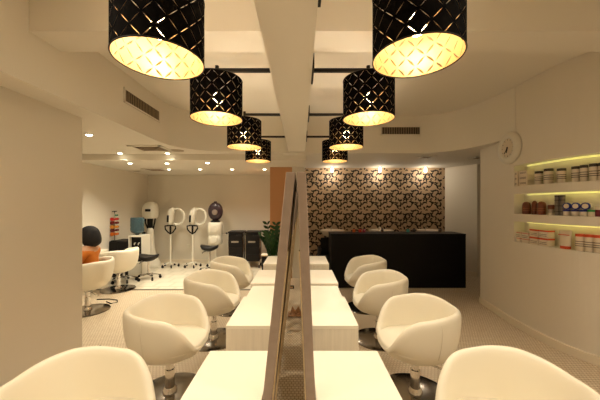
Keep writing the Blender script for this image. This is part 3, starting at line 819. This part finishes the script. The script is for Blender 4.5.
def star_base(t, r, n=5, z=.075, m=M_CHROME, rot=.3):
    for k in range(n):
        a = rot+2*pi*k/n
        l = obj('leg', TU([(0, 0, z+.03), (r*.5*cos(a), r*.5*sin(a), z+.015), (r*cos(a), r*sin(a), z-.005)], [.016, .013, .010]), m, t, smooth=True)
        c = obj('caster', LA([(0, -.012), (.028, -.012), (.028, .012), (0, .012)], seg=14, M=Matrix.Rotation(a, 4, 'Z') @ Matrix.Rotation(radians(90), 4, 'X')), M_BLACK, l)
        c.location = (r*cos(a), r*sin(a), .029)
        obj('caster_fork', B(-.008, .008, -.016, .016, .03, z), M_BLACK, l, loc=(r*cos(a), r*sin(a), 0))
def processor(px, label):
    Y = 6.72; x = (px-300.5)*Y/280; k = Y/280
    t = empty('hair_processor', (x, Y, .004), label, 'hair processor', 'ring hair processors on stands')
    star_base(t, .185, 5, .075, M_WHITE, .2)
    obj('pole', TU([(0, 0, .08), (0, 0, .86)], .018, 12), M_WHITE, t, smooth='angle')
    obj('holder_basket', TU([(-.13, 0, .98), (-.12, 0, .90), (-.05, 0, .82), (0, 0, .80), (.05, 0, .82), (.12, 0, .92), (.12, 0, .98), (0, -.05, 1.0)], .017, 8, closed=True), M_BLACK, t, smooth=True)
    obj('basket_hub', TU([(0, 0, .78), (0, 0, 1.02)], .022, 10), M_BLACK, t, smooth='angle')
    obj('head_body', TU([(0, 0, 1.0), (-.01, 0, 1.10), (0, 0, 1.24), (.04, 0, 1.36), (.07, 0, 1.41)], [.055, .075, .08, .07, .03], 16), M_WHITE, t, smooth=True)
    obj('black_grip', TU([(-.035, -.065, 1.08), (-.025, -.075, 1.24)], .024, 10), M_BLACK, t, smooth=True)
    pts = []
    for i in range(29):
        a = radians(125-250*i/28); pts.append((.17+.155*cos(a), 0, 1.20+.19*sin(a)))
    obj('ring_arm', TU(pts, .027, 12), M_WHITE, t, smooth=True)
processor(170.5, 'white ring hair processor on a castored stand, next to the steamer')
processor(192.5, 'white ring hair processor on a castored stand, next to the hood dryer')

Y = 6.78; x = (215.5-300.5)*Y/280
t = empty('hood_dryer', (x, Y, .004), 'white hair treatment unit with a dark oval hood behind the black stool', 'hood dryer')
obj('hood', ball(bmesh.new(), (0, 0, 1.33), 1, 28, 18, (.18, .10, .225)), mat('smoky_purple_plastic', srgb(58, 42, 50), .25), t, smooth=True)
obj('hood_vent', LA([(0, .0), (.07, .0), (.06, .03), (0, .04)], seg=24, c=(.01, -.085, 1.31), M=Matrix.Rotation(radians(90), 4, 'X')), mat('pale_vent', srgb(150, 132, 120), .4), t, smooth='angle')
obj('hood_tip', LA([(0, 1.53), (.045, 1.53), (.035, 1.57), (0, 1.58)], seg=16), mat('smoky_purple_plastic', (0, 0, 0, 1)), t, smooth='angle')
obj('collar', LA([(0, 1.06), (.11, 1.06), (.12, 1.09), (.07, 1.12), (0, 1.12)], seg=24), M_BLACK, t, smooth='angle')
bm = bmesh.new(); rg = []
for z, w, d in ((.50, .10, .09), (.54, .155, .13), (.70, .165, .14), (.76, .15, .11), (.80, .165, .14), (.98, .175, .15), (1.05, .165, .13), (1.07, .14, .11)):
    rg.append([bm.verts.new((w*(abs(cos(a))**.6)*(1 if cos(a) > 0 else -1), d*(abs(sin(a))**.6)*(1 if sin(a) > 0 else -1), z)) for a in [2*pi*k/28 for k in range(28)]])
for A, C in zip(rg, rg[1:]):
    for k in range(28): bm.faces.new((A[k], A[(k+1) % 28], C[(k+1) % 28], C[k]))
bm.faces.new(rg[0]); bm.faces.new(rg[-1])
obj('tank_body', bm, M_WHITE, t, smooth='angle', angle=50)
obj('pole', TU([(0, 0, .08), (0, 0, .52)], .02, 12), M_WHITE, t, smooth='angle')
star_base(t, .185, 5, .075, M_WHITE, .9)
for zz in (.66, .92): obj('round_boss', LA([(0, 0), (.10, 0), (.085, .03), (0, .045)], seg=28, c=(0, -.128, zz), M=Matrix.Rotation(radians(90), 4, 'X')), M_WHITE, t, smooth='angle')
obj('knob', ball(bmesh.new(), (.27, 0, .80), .022), M_BLACK, t, smooth=True)
obj('knob_arm', TU([(.15, 0, .80), (.26, 0, .80)], .008), M_CHROME, t, smooth=True)

def stool(x, y, h, label, r=.2, back=False):
    t = empty('rolling_stool', (x, y, .004), label, 'stool', 'black rolling stools')
    star_base(t, .21, 5, .075, M_CHROME, .5)
    obj('gas_post', TU([(0, 0, .08), (0, 0, h-.06)], .020, 12), M_CHROME, t, smooth='angle')
    bm = bmesh.new(); rg = []
    for rr, z in ((.02, -.10), (.10, -.095), (r*.88, -.07), (r, -.03), (r*.96, 0), (r*.6, -.008), (.02, -.014)):
        rg.append([bm.verts.new((rr*cos(a), rr*.85*sin(a), h+z+.05*(rr/r)**2*abs(cos(a))**2)) for a in [2*pi*k/32 for k in range(32)]])
    for A, C in zip(rg, rg[1:]):
        for k in range(32): bm.faces.new((A[k], A[(k+1) % 32], C[(k+1) % 32], C[k]))
    bm.faces.new(rg[0]); bm.faces.new(rg[-1])
    obj('seat', bm, M_BLACKLEATHER, t, smooth=True)
    obj('lever', TU([(0, 0, h-.08), (-.10, -.08, h-.10), (-.13, -.10, h-.13)], .008), M_BLACKMET, t, smooth=True)
stool((209.5-300.5)*6.22/280, 6.22, .56, 'black saddle stool standing in front of the hood dryer')
stool((148-300.5)*5.6/280, 5.62, .46, 'black stool on castors right of the empty far left tub chair')
stool(-3.42, 5.42, .42, 'rolling stool mostly hidden behind the empty far left tub chair')

def trolley(px, label):
    Y = 6.72; x = (px-300.5)*Y/280
    t = empty('salon_trolley', (x, Y, .004), label, 'trolley', 'black salon trolleys')
    obj('cabinet', B(-.165, .165, -.14, .20, .16, .82), M_BLACK, t, bevel=.012)
    obj('top_tray', B(-.18, .18, -.16, .21, .82, .86), M_BLACKMET, t, bevel=.008)
    for k in range(4):
        d = obj('drawer', B(-.155, .155, -.155, -.141, .18+k*.155, .325+k*.155), mat('satin_black', srgb(20, 17, 16), .5, spec=.25), t, bevel=.004)
    obj('pale_label', B(-.10, .07, -.158, -.155, .60, .64), mat('pale_plate', srgb(150, 140, 124), .4), t)
    obj('side_post', TU([(.175, -.12, .12), (.175, -.12, .84)], .008), M_CHROME, t, smooth='angle')
    obj('side_post', TU([(-.175, -.12, .12), (-.175, -.12, .84)], .008), M_CHROME, t, smooth='angle')
    for sx in (-.15, .15):
        for sy in (-.11, .17):
            obj('caster', LA([(0, -.015), (.035, -.015), (.035, .015), (0, .015)], seg=16, c=(sx, sy, .036), M=Matrix.Rotation(radians(90), 4, 'Y')), M_BLACK, t)
            obj('caster_stem', TU([(sx, sy, .05), (sx, sy, .165)], .012), M_CHROME, t)
    obj('push_handle', TU([(.17, -.1, .80), (.20, -.16, .80), (.20, -.2, .78), (.0+.02, -.2, .78)], .010), M_BLACKMET, t, smooth=True)
trolley(237, 'black drawer trolley nearer the hood dryer')
trolley(253.5, 'black drawer trolley nearer the plant')

# black cabinet, swatch stand, water dispenser
def LX(px, Y): return (px-300.5)*Y/280
w = -3.545-(XSAL+.008)
t = empty('black_cabinet', (XSAL+.008, 5.74, .004), 'low black cabinet in the far left corner under the colour stand', 'cabinet')
obj('body', B(0, w, 0, .45, 0, .74), M_BLACK, t, bevel=.004)
for k in range(2): obj('door', B(.006+k*w/2, w/2-.006+k*w/2, -.015, -.001, .03, .72), mat('satin_black', srgb(20, 17, 16), .5, spec=.25), t, bevel=.003)
CT = .744
Y = 5.80
t = empty('colour_stand', (LX(114, Y), Y, CT), 'slim rack of round red, orange and yellow samples on the black cabinet', 'display rack')
k = Y/280
obj('stand_foot', LA([(0, 0), (.055, 0), (.055, .012), (0, .016)], seg=24), M_BLACK, t, smooth='angle')
top = CZ+(204.5-211.5)*k-CT
obj('stand_pole', TU([(0, .02, .01), (0, .02, top)], .007), M_CHROME, t, smooth=True)
obj('top_bar', B(-.045, .035, .0, .04, top-.006, top+.012), M_BLACK, t)
cols = [srgb(190, 30, 24), srgb(110, 14, 16), srgb(214, 140, 40), srgb(96, 14, 18), srgb(214, 110, 26)]
for i, py in enumerate((219.2, 223.0, 227.0, 230.4, 234.2)):
    z = CZ+(204.5-py)*k-CT; cm = mat(f'sample_colour_{"abcde"[i]}', cols[i], .35)
    R = Matrix.Rotation(radians(90), 4, 'X')
    obj('round_sample', LA([(0, -.03), (.036, -.03), (.036, .03), (0, .035)], seg=20, c=(-.028, 0, z), M=R), cm, t, smooth='angle')
    obj('round_sample', LA([(0, -.03), (.026, -.03), (.026, .03), (0, .035)], seg=20, c=(.055, .01, z+.005), M=R), cm, t, smooth='angle')
obj('round_sample', LA([(0, -.03), (.018, -.03), (.018, .03), (0, .03)], seg=16, c=(.045, .01, CZ+(204.5-215.2)*k-CT), M=R), mat('sample_green', srgb(30, 120, 80), .4), t)
tag(t.children[-1], 'green round sample')
for ch in t.children:
    if ch.name.startswith('round_sample'): pass

Y = 5.89; xa, xb = -3.53, -3.245
t = empty('water_dispenser', ((xa+xb)/2, Y, .004), 'white water dispenser with an upturned blue bottle beside the black cabinet', 'water dispenser')
w = (xb-xa)/2
bm = bmesh.new(); zt = CZ+(204.5-235)*Y/280
box(bm, -w, -w+.02, -.15, .15, 0, zt); box(bm, w-.02, w, -.15, .15, 0, zt); box(bm, -w+.02, w-.02, -.15, .15, zt-.03, zt); box(bm, -w+.02, w-.02, -.06, .15, 0, zt-.03)
box(bm, -w+.02, w-.02, -.15, -.06, 0, .30)
obj('housing', bm, M_WHITE, t)
obj('front_recess', B(-w+.021, w-.021, -.068, -.061, .31, zt-.04), M_BLACK, t)
for dx in (-.04, .04): obj('tap', TU([(dx, -.068, zt-.16), (dx, -.11, zt-.16), (dx, -.115, zt-.20)], .010), M_WHITE, t, smooth=True)
MB_ = mat('blue_water_bottle', srgb(84, 116, 128), .08, trans=.55)
bo = obj('water_bottle', LA([(0, zt-.01), (.03, zt-.01), (.04, zt+.02), (.115, zt+.06), (.130, zt+.10), (.130, zt+.15), (.124, zt+.165), (.130, zt+.18), (.130, zt+.26), (.130, zt+.345), (.12, zt+.365), (0, zt+.37)], seg=32, c=(-.045, 0, 0)), MB_, t, smooth='angle')
tag(bo, 'blue translucent bottle')

# left wall mirror + console
t = empty('wall_mirror', (XSAL, 4.45, .84), 'pale framed mirror on the far left wall in front of the seated person', 'mirror')
bm = bmesh.new()
for a in ((0, .03, 0, .56, 0, .03), (0, .03, 0, .56, .68, .71), (0, .03, 0, .03, .03, .68), (0, .03, .53, .56, .03, .68)): box(bm, *a)
obj('frame', bm, M_WHITE, t); obj('mirror_glass', B(.004, .012, .03, .53, .03, .68), M_MIRROR, t)
t = empty('console_table', (XSAL+.002, 4.5, .0), 'white box table standing against the far left wall', 'table')
obj('cabinet', B(0, .34, 0, .72, .0, .645), M_LAMSIDE, t); obj('tabletop', B(0, .345, -.003, .724, .645, .665), M_LAM, t)

# cord / footrest loop on floor
o = obj('floor_cable', TU([(-2.98, 4.30, .008), (-2.86, 4.22, .008), (-2.80, 4.28, .009), (-2.86, 4.37, .008), (-3.02, 4.42, .008), (-3.2, 4.40, .008)], .008, 8), M_BLACK, smooth=True)
tag(o, 'black cable looped on the mosaic floor beside the disc of the person\'s chair', 'cable')
p = P(84.5+1, 347, 2.93)
t = empty('floor_socket', (-2.12, 2.95, 0), 'small dark round floor fitting by the corner of the left wall', 'floor fitting')
obj('fitting_cap', LA([(0, 0), (.02, 0), (.018, .008), (0, .01)], seg=16), M_BLACK, t)
t = empty('floor_socket', (LX(291.5, 4.98), 5.0, .0), 'small dark floor socket box seen between the leaning mirrors', 'floor socket')
obj('socket_body', B(-.045, .045, -.03, .03, 0, .05), M_BLACK, t, bevel=.006)
obj('socket_plate', B(-.03, .03, -.033, -.029, .01, .04), M_STEELV, t)
# crumpled cloth between the mirrors
bm = bmesh.new(); n = 22
for i in range(n+1):
    for k in range(n+1):
        u = i/n-.5; v = k/n-.5
        z = .012+.075*math.exp(-((u+.18)**2+v*v)*60)+.085*math.exp(-((u-.22)**2+(v-.05)**2)*60)+.035*math.exp(-(u*u+v*v)*12)+.012*sin(19*u+7*v)*cos(23*v)
        bm.verts.new((u*.20, v*.16, max(.003, z)))
bm.verts.ensure_lookup_table()
for i in range(n):
    for k in range(n):
        a = i*(n+1)+k; f = bm.faces.new([bm.verts[q] for q in (a, a+1, a+n+2, a+n+1)]); f.material_index = 0
r = bmesh.ops.extrude_face_region(bm, geom=bm.faces[:])
for g in r['geom']:
    if isinstance(g, bmesh.types.BMVert): g.co.z += .005
mc = mat('brown_cloth', srgb(196, 150, 110), .8, var=.4, vscale=28)
o = obj('crumpled_cloth', bm, mc, smooth=True, loc=(LX(295.5, 3.8), 3.8, 0)); tag(o, 'small crumpled brown and white bundle on the floor between the leaning mirrors', 'cloth')

# ------------------------------------------------------------------ potted plant
PX, PY = LX(273.5, 5.18), 5.18
t = empty('potted_plant', (PX, PY, 0), 'leafy green plant in a terracotta pot before the orange wall', 'plant')
obj('pot', LA([(0, 0), (.12, 0), (.17, .40), (.175, .43), (.155, .43), (.15, .40), (0, .40)], seg=32), mat('terracotta', srgb(168, 98, 58), .7, var=.08), t, smooth='angle')
obj('soil', LA([(0, .385), (.149, .385), (.149, .405), (0, .41)], seg=24), mat('soil', srgb(52, 36, 24), .9), t)
ML = mat('glossy_leaf', srgb(34, 74, 30), .4, var=.25, vscale=20)
for s in range(18):
    a = 2*pi*s/18+random.uniform(-.2, .2); Ls = random.uniform(.45, .88); lean = random.uniform(.10, .46)
    pts = [Vector((.05*cos(a), .05*sin(a), .40))]
    for q in range(1, 9):
        u = q/8; pts.append(Vector(((.05+lean*Ls*u**1.5)*cos(a), (.05+lean*Ls*u**1.5)*sin(a), .40+Ls*u*(1-.12*u))))
    bm = bmesh.new(); tube(bm, pts, [.009*(1-.08*i) for i in range(9)], 6)
    for q in range(2, 9):
        base = pts[q]; tdir = (pts[min(q+1, 8)]-pts[q-1]).normalized()
        for sg in (-1, 1):
            side = tdir.cross(Vector((cos(a+1.57*0), sin(a), .2))).normalized()*sg
            if side.length < .1: side = Vector((sg, 0, 0))
            d = (tdir*.8+side*.9).normalized(); wv = d.cross(Vector((cos(a), sin(a), .3))).normalized()
            L = .115; w_ = .027
            sec = [(0, .2), (.35, 1), (.7, .8), (1, .05)]
            pr = None
            for (u, ww) in sec:
                c = base+d*L*u+Vector((0, 0, -.01*u*u)); q2 = [bm.verts.new(c-wv*w_*ww), bm.verts.new(c+Vector((0, 0, -.004))), bm.verts.new(c+wv*w_*ww)]
                if pr: bm.faces.new((pr[0], pr[1], q2[1], q2[0])); bm.faces.new((pr[1], pr[2], q2[2], q2[1]))
                pr = q2
    obj('leafy_stem', bm, ML, t, smooth=True)
t = empty('small_stand', (LX(266, 6.0), 6.05, .004), 'low stand with a white top between the trolleys and the plant', 'stand')
obj('stand_top', B(-.10, .10, -.1, .1, .40, .425), M_LAM, t); obj('stand_body', B(-.085, .085, -.085, .085, .06, .40), M_BLACK, t)
obj('stand_foot', B(-.09, .09, -.09, .09, 0, .06), M_BLACKMET, t)
obj('wall_socket', B(LX(187, 7.19), LX(190.5, 7.19), 7.19, 7.1999, .38, .47), M_WHITE)
tag(bpy.data.objects['wall_socket'], 'small pale socket low on the back wall between the ring processors', 'socket')
obj('light_switch', B(2.726-.006, 2.728, 4.05, 4.12, 1.05, 1.13), M_WHITE); tag(bpy.data.objects['light_switch'], 'small pale switch on the narrow end of the right wall', 'switch')

# ------------------------------------------------------------------ seated person
def skin(name, verts, edges, radii, m, parent, subd=2, root=0):
    me = bpy.data.meshes.new(name); me.from_pydata(verts, edges, []); me.materials.append(m)
    o = bpy.data.objects.new(name, me); COL.objects.link(o); o.parent = parent
    sk = o.modifiers.new('skin', 'SKIN'); sk.use_smooth_shade = True
    for i, r in enumerate(radii):
        v = me.skin_vertices[0].data[i]; v.radius = r if isinstance(r, tuple) else (r, r); v.use_root = (i == root)
    s = o.modifiers.new('sub', 'SUBSURF'); s.levels = subd; s.render_levels = subd
    return o
per = empty('person', (-2.99, 3.95, 0), 'seated person with short dark hair in an orange top, seen from behind', 'person', None, radians(190))
per.scale = (.92, .98, .91)
# local +x forward, seat top .49
M_SKIN = mat('skin', srgb(206, 156, 120), .5); M_OR = mat('orange_cloth', srgb(206, 116, 30), .8); M_HAIR = mat('dark_hair', srgb(16, 9, 7), .8)
M_JEANS = mat('dark_trousers', srgb(40, 38, 46), .8)
V = [(-.02, 0, .585), (-.03, 0, .72), (-.03, 0, .86), (-.02, 0, .975), (-.015, 0, 1.03),      # pelvis, waist, chest, upper chest, neck
     (-.02, .155, .955), (.02, .20, .80), (.14, .18, .70), (.22, .12, .68),
     (-.02, -.155, .955), (.02, -.20, .80), (.14, -.18, .70), (.22, -.12, .68),
     (.03, .085, .575), (.36, .10, .565), (.40, .10, .32), (.40, .10, .10), (.50, .10, .07),
     (.03, -.085, .575), (.36, -.10, .565), (.40, -.10, .32), (.40, -.10, .10), (.50, -.10, .07), (0.0, 0, 1.09)]
E = [(0, 1), (1, 2), (2, 3), (3, 4), (4, 23), (3, 5), (5, 6), (6, 7), (7, 8), (3, 9), (9, 10), (10, 11), (11, 12),
     (0, 13), (13, 14), (14, 15), (15, 16), (16, 17), (0, 18), (18, 19), (19, 20), (20, 21), (21, 22)]
Rr = [(.13, .10), (.115, .09), (.135, .10), (.10, .08), .05, .062, .048, .04, .028, .062, .048, .04, .028,
      .085, .062, .055, .04, .03, .085, .062, .055, .04, .03, .048]
skin('body', V, E, Rr, M_SKIN, per)
# top (slightly larger over torso and upper arms), trousers
skin('orange_top', [V[i] for i in (0, 1, 2, 3, 5, 6, 9, 10)]+[(-.018, 0, 1.0), (.08, .19, .75), (.08, -.19, .75)],
     [(0, 1), (1, 2), (2, 3), (3, 4), (4, 5), (3, 6), (6, 7), (3, 8), (5, 9), (7, 10)],
     [(.145, .115), (.130, .105), (.15, .115), (.115, .095), .075, .060, .075, .060, .065, .052, .052], M_OR, per)
skin('trousers', [V[0], V[13], V[14], V[15], (.40, .10, .14), V[18], V[19], V[20], (.40, -.10, .14)], [(0, 1), (1, 2), (2, 3), (3, 4), (0, 5), (5, 6), (6, 7), (7, 8)],
     [(.12, .09), .093, .072, .063, .052, .093, .072, .063, .052], M_JEANS, per)
for sg in (-1, 1):
    bm = bmesh.new(); ball(bm, (.49, .10*sg, .045), 1, 16, 10, (.125, .048, .043)); obj('shoe', bm, M_BLACK, per, smooth=True)
    # hand with five fingers resting on the lap
    hv = [(.22, .12*sg, .68), (.28, .095*sg, .672), (.31, .09*sg, .67)]; he = [(0, 1), (1, 2)]; hr = [.028, (.036, .018), (.034, .016)]
    for f, (dy, L) in enumerate(((-.028, .062), (-.010, .075), (.009, .070), (.027, .055))):
        i0 = len(hv); hv += [(.315, .09*sg+dy, .668), (.315+L*.5, .09*sg+dy, .664), (.315+L, .09*sg+dy, .645)]; he += [(2, i0), (i0, i0+1), (i0+1, i0+2)]; hr += [.009, .0085, .007]
    i0 = len(hv); hv += [(.275, (.09-.035)*sg, .668), (.305, (.09-.058)*sg, .66), (.33, (.09-.062)*sg, .652)]; he += [(1, i0), (i0, i0+1), (i0+1, i0+2)]; hr += [.011, .009, .008]
    skin('hand', hv, he, hr, M_SKIN, per, 2)
bm = bmesh.new(); ball(bm, (.02, 0, 1.175), 1, 28, 20, (.092, .074, .115))
ball(bm, (.112, 0, 1.165), 1, 12, 8, (.018, .013, .022))
for sg in (-1, 1): ball(bm, (.01, .076*sg, 1.17), 1, 10, 8, (.018, .009, .03))
hd = obj('head', bm, M_SKIN, per, smooth=True)
bm = bmesh.new()
for sg in (-1, 1): ball(bm, (.102, .03*sg, 1.18), .012, 12, 8)
obj('eye', bm, M_HAIR, hd, smooth=True)
obj('mouth', ball(bmesh.new(), (.104, 0, 1.115), 1, 12, 8, (.008, .024, .006)), mat('lips', srgb(170, 90, 80), .5), hd, smooth=True)
bm = bmesh.new(); NSG = 40
ball(bm, (-.015, 0, 1.175), 1, NSG, 26, (.135, .125, .145))
for v in bm.verts:
    a = atan2(v.co.y, v.co.x+.012); rr = 1+.05*sin(9*a)*max(0, 1.2-v.co.z)*4
    v.co.x *= rr; v.co.y *= rr
    if v.co.x < .06:
        f_ = max(0, min(1, (1.22-v.co.z)/.12)); v.co.z -= .05*f_; v.co.x -= .03*f_; v.co.y *= 1+.12*f_
    if v.co.x > .075 and v.co.z < 1.25: v.co.x = .075-.02
obj('hair', bm, M_HAIR, per, smooth=True)
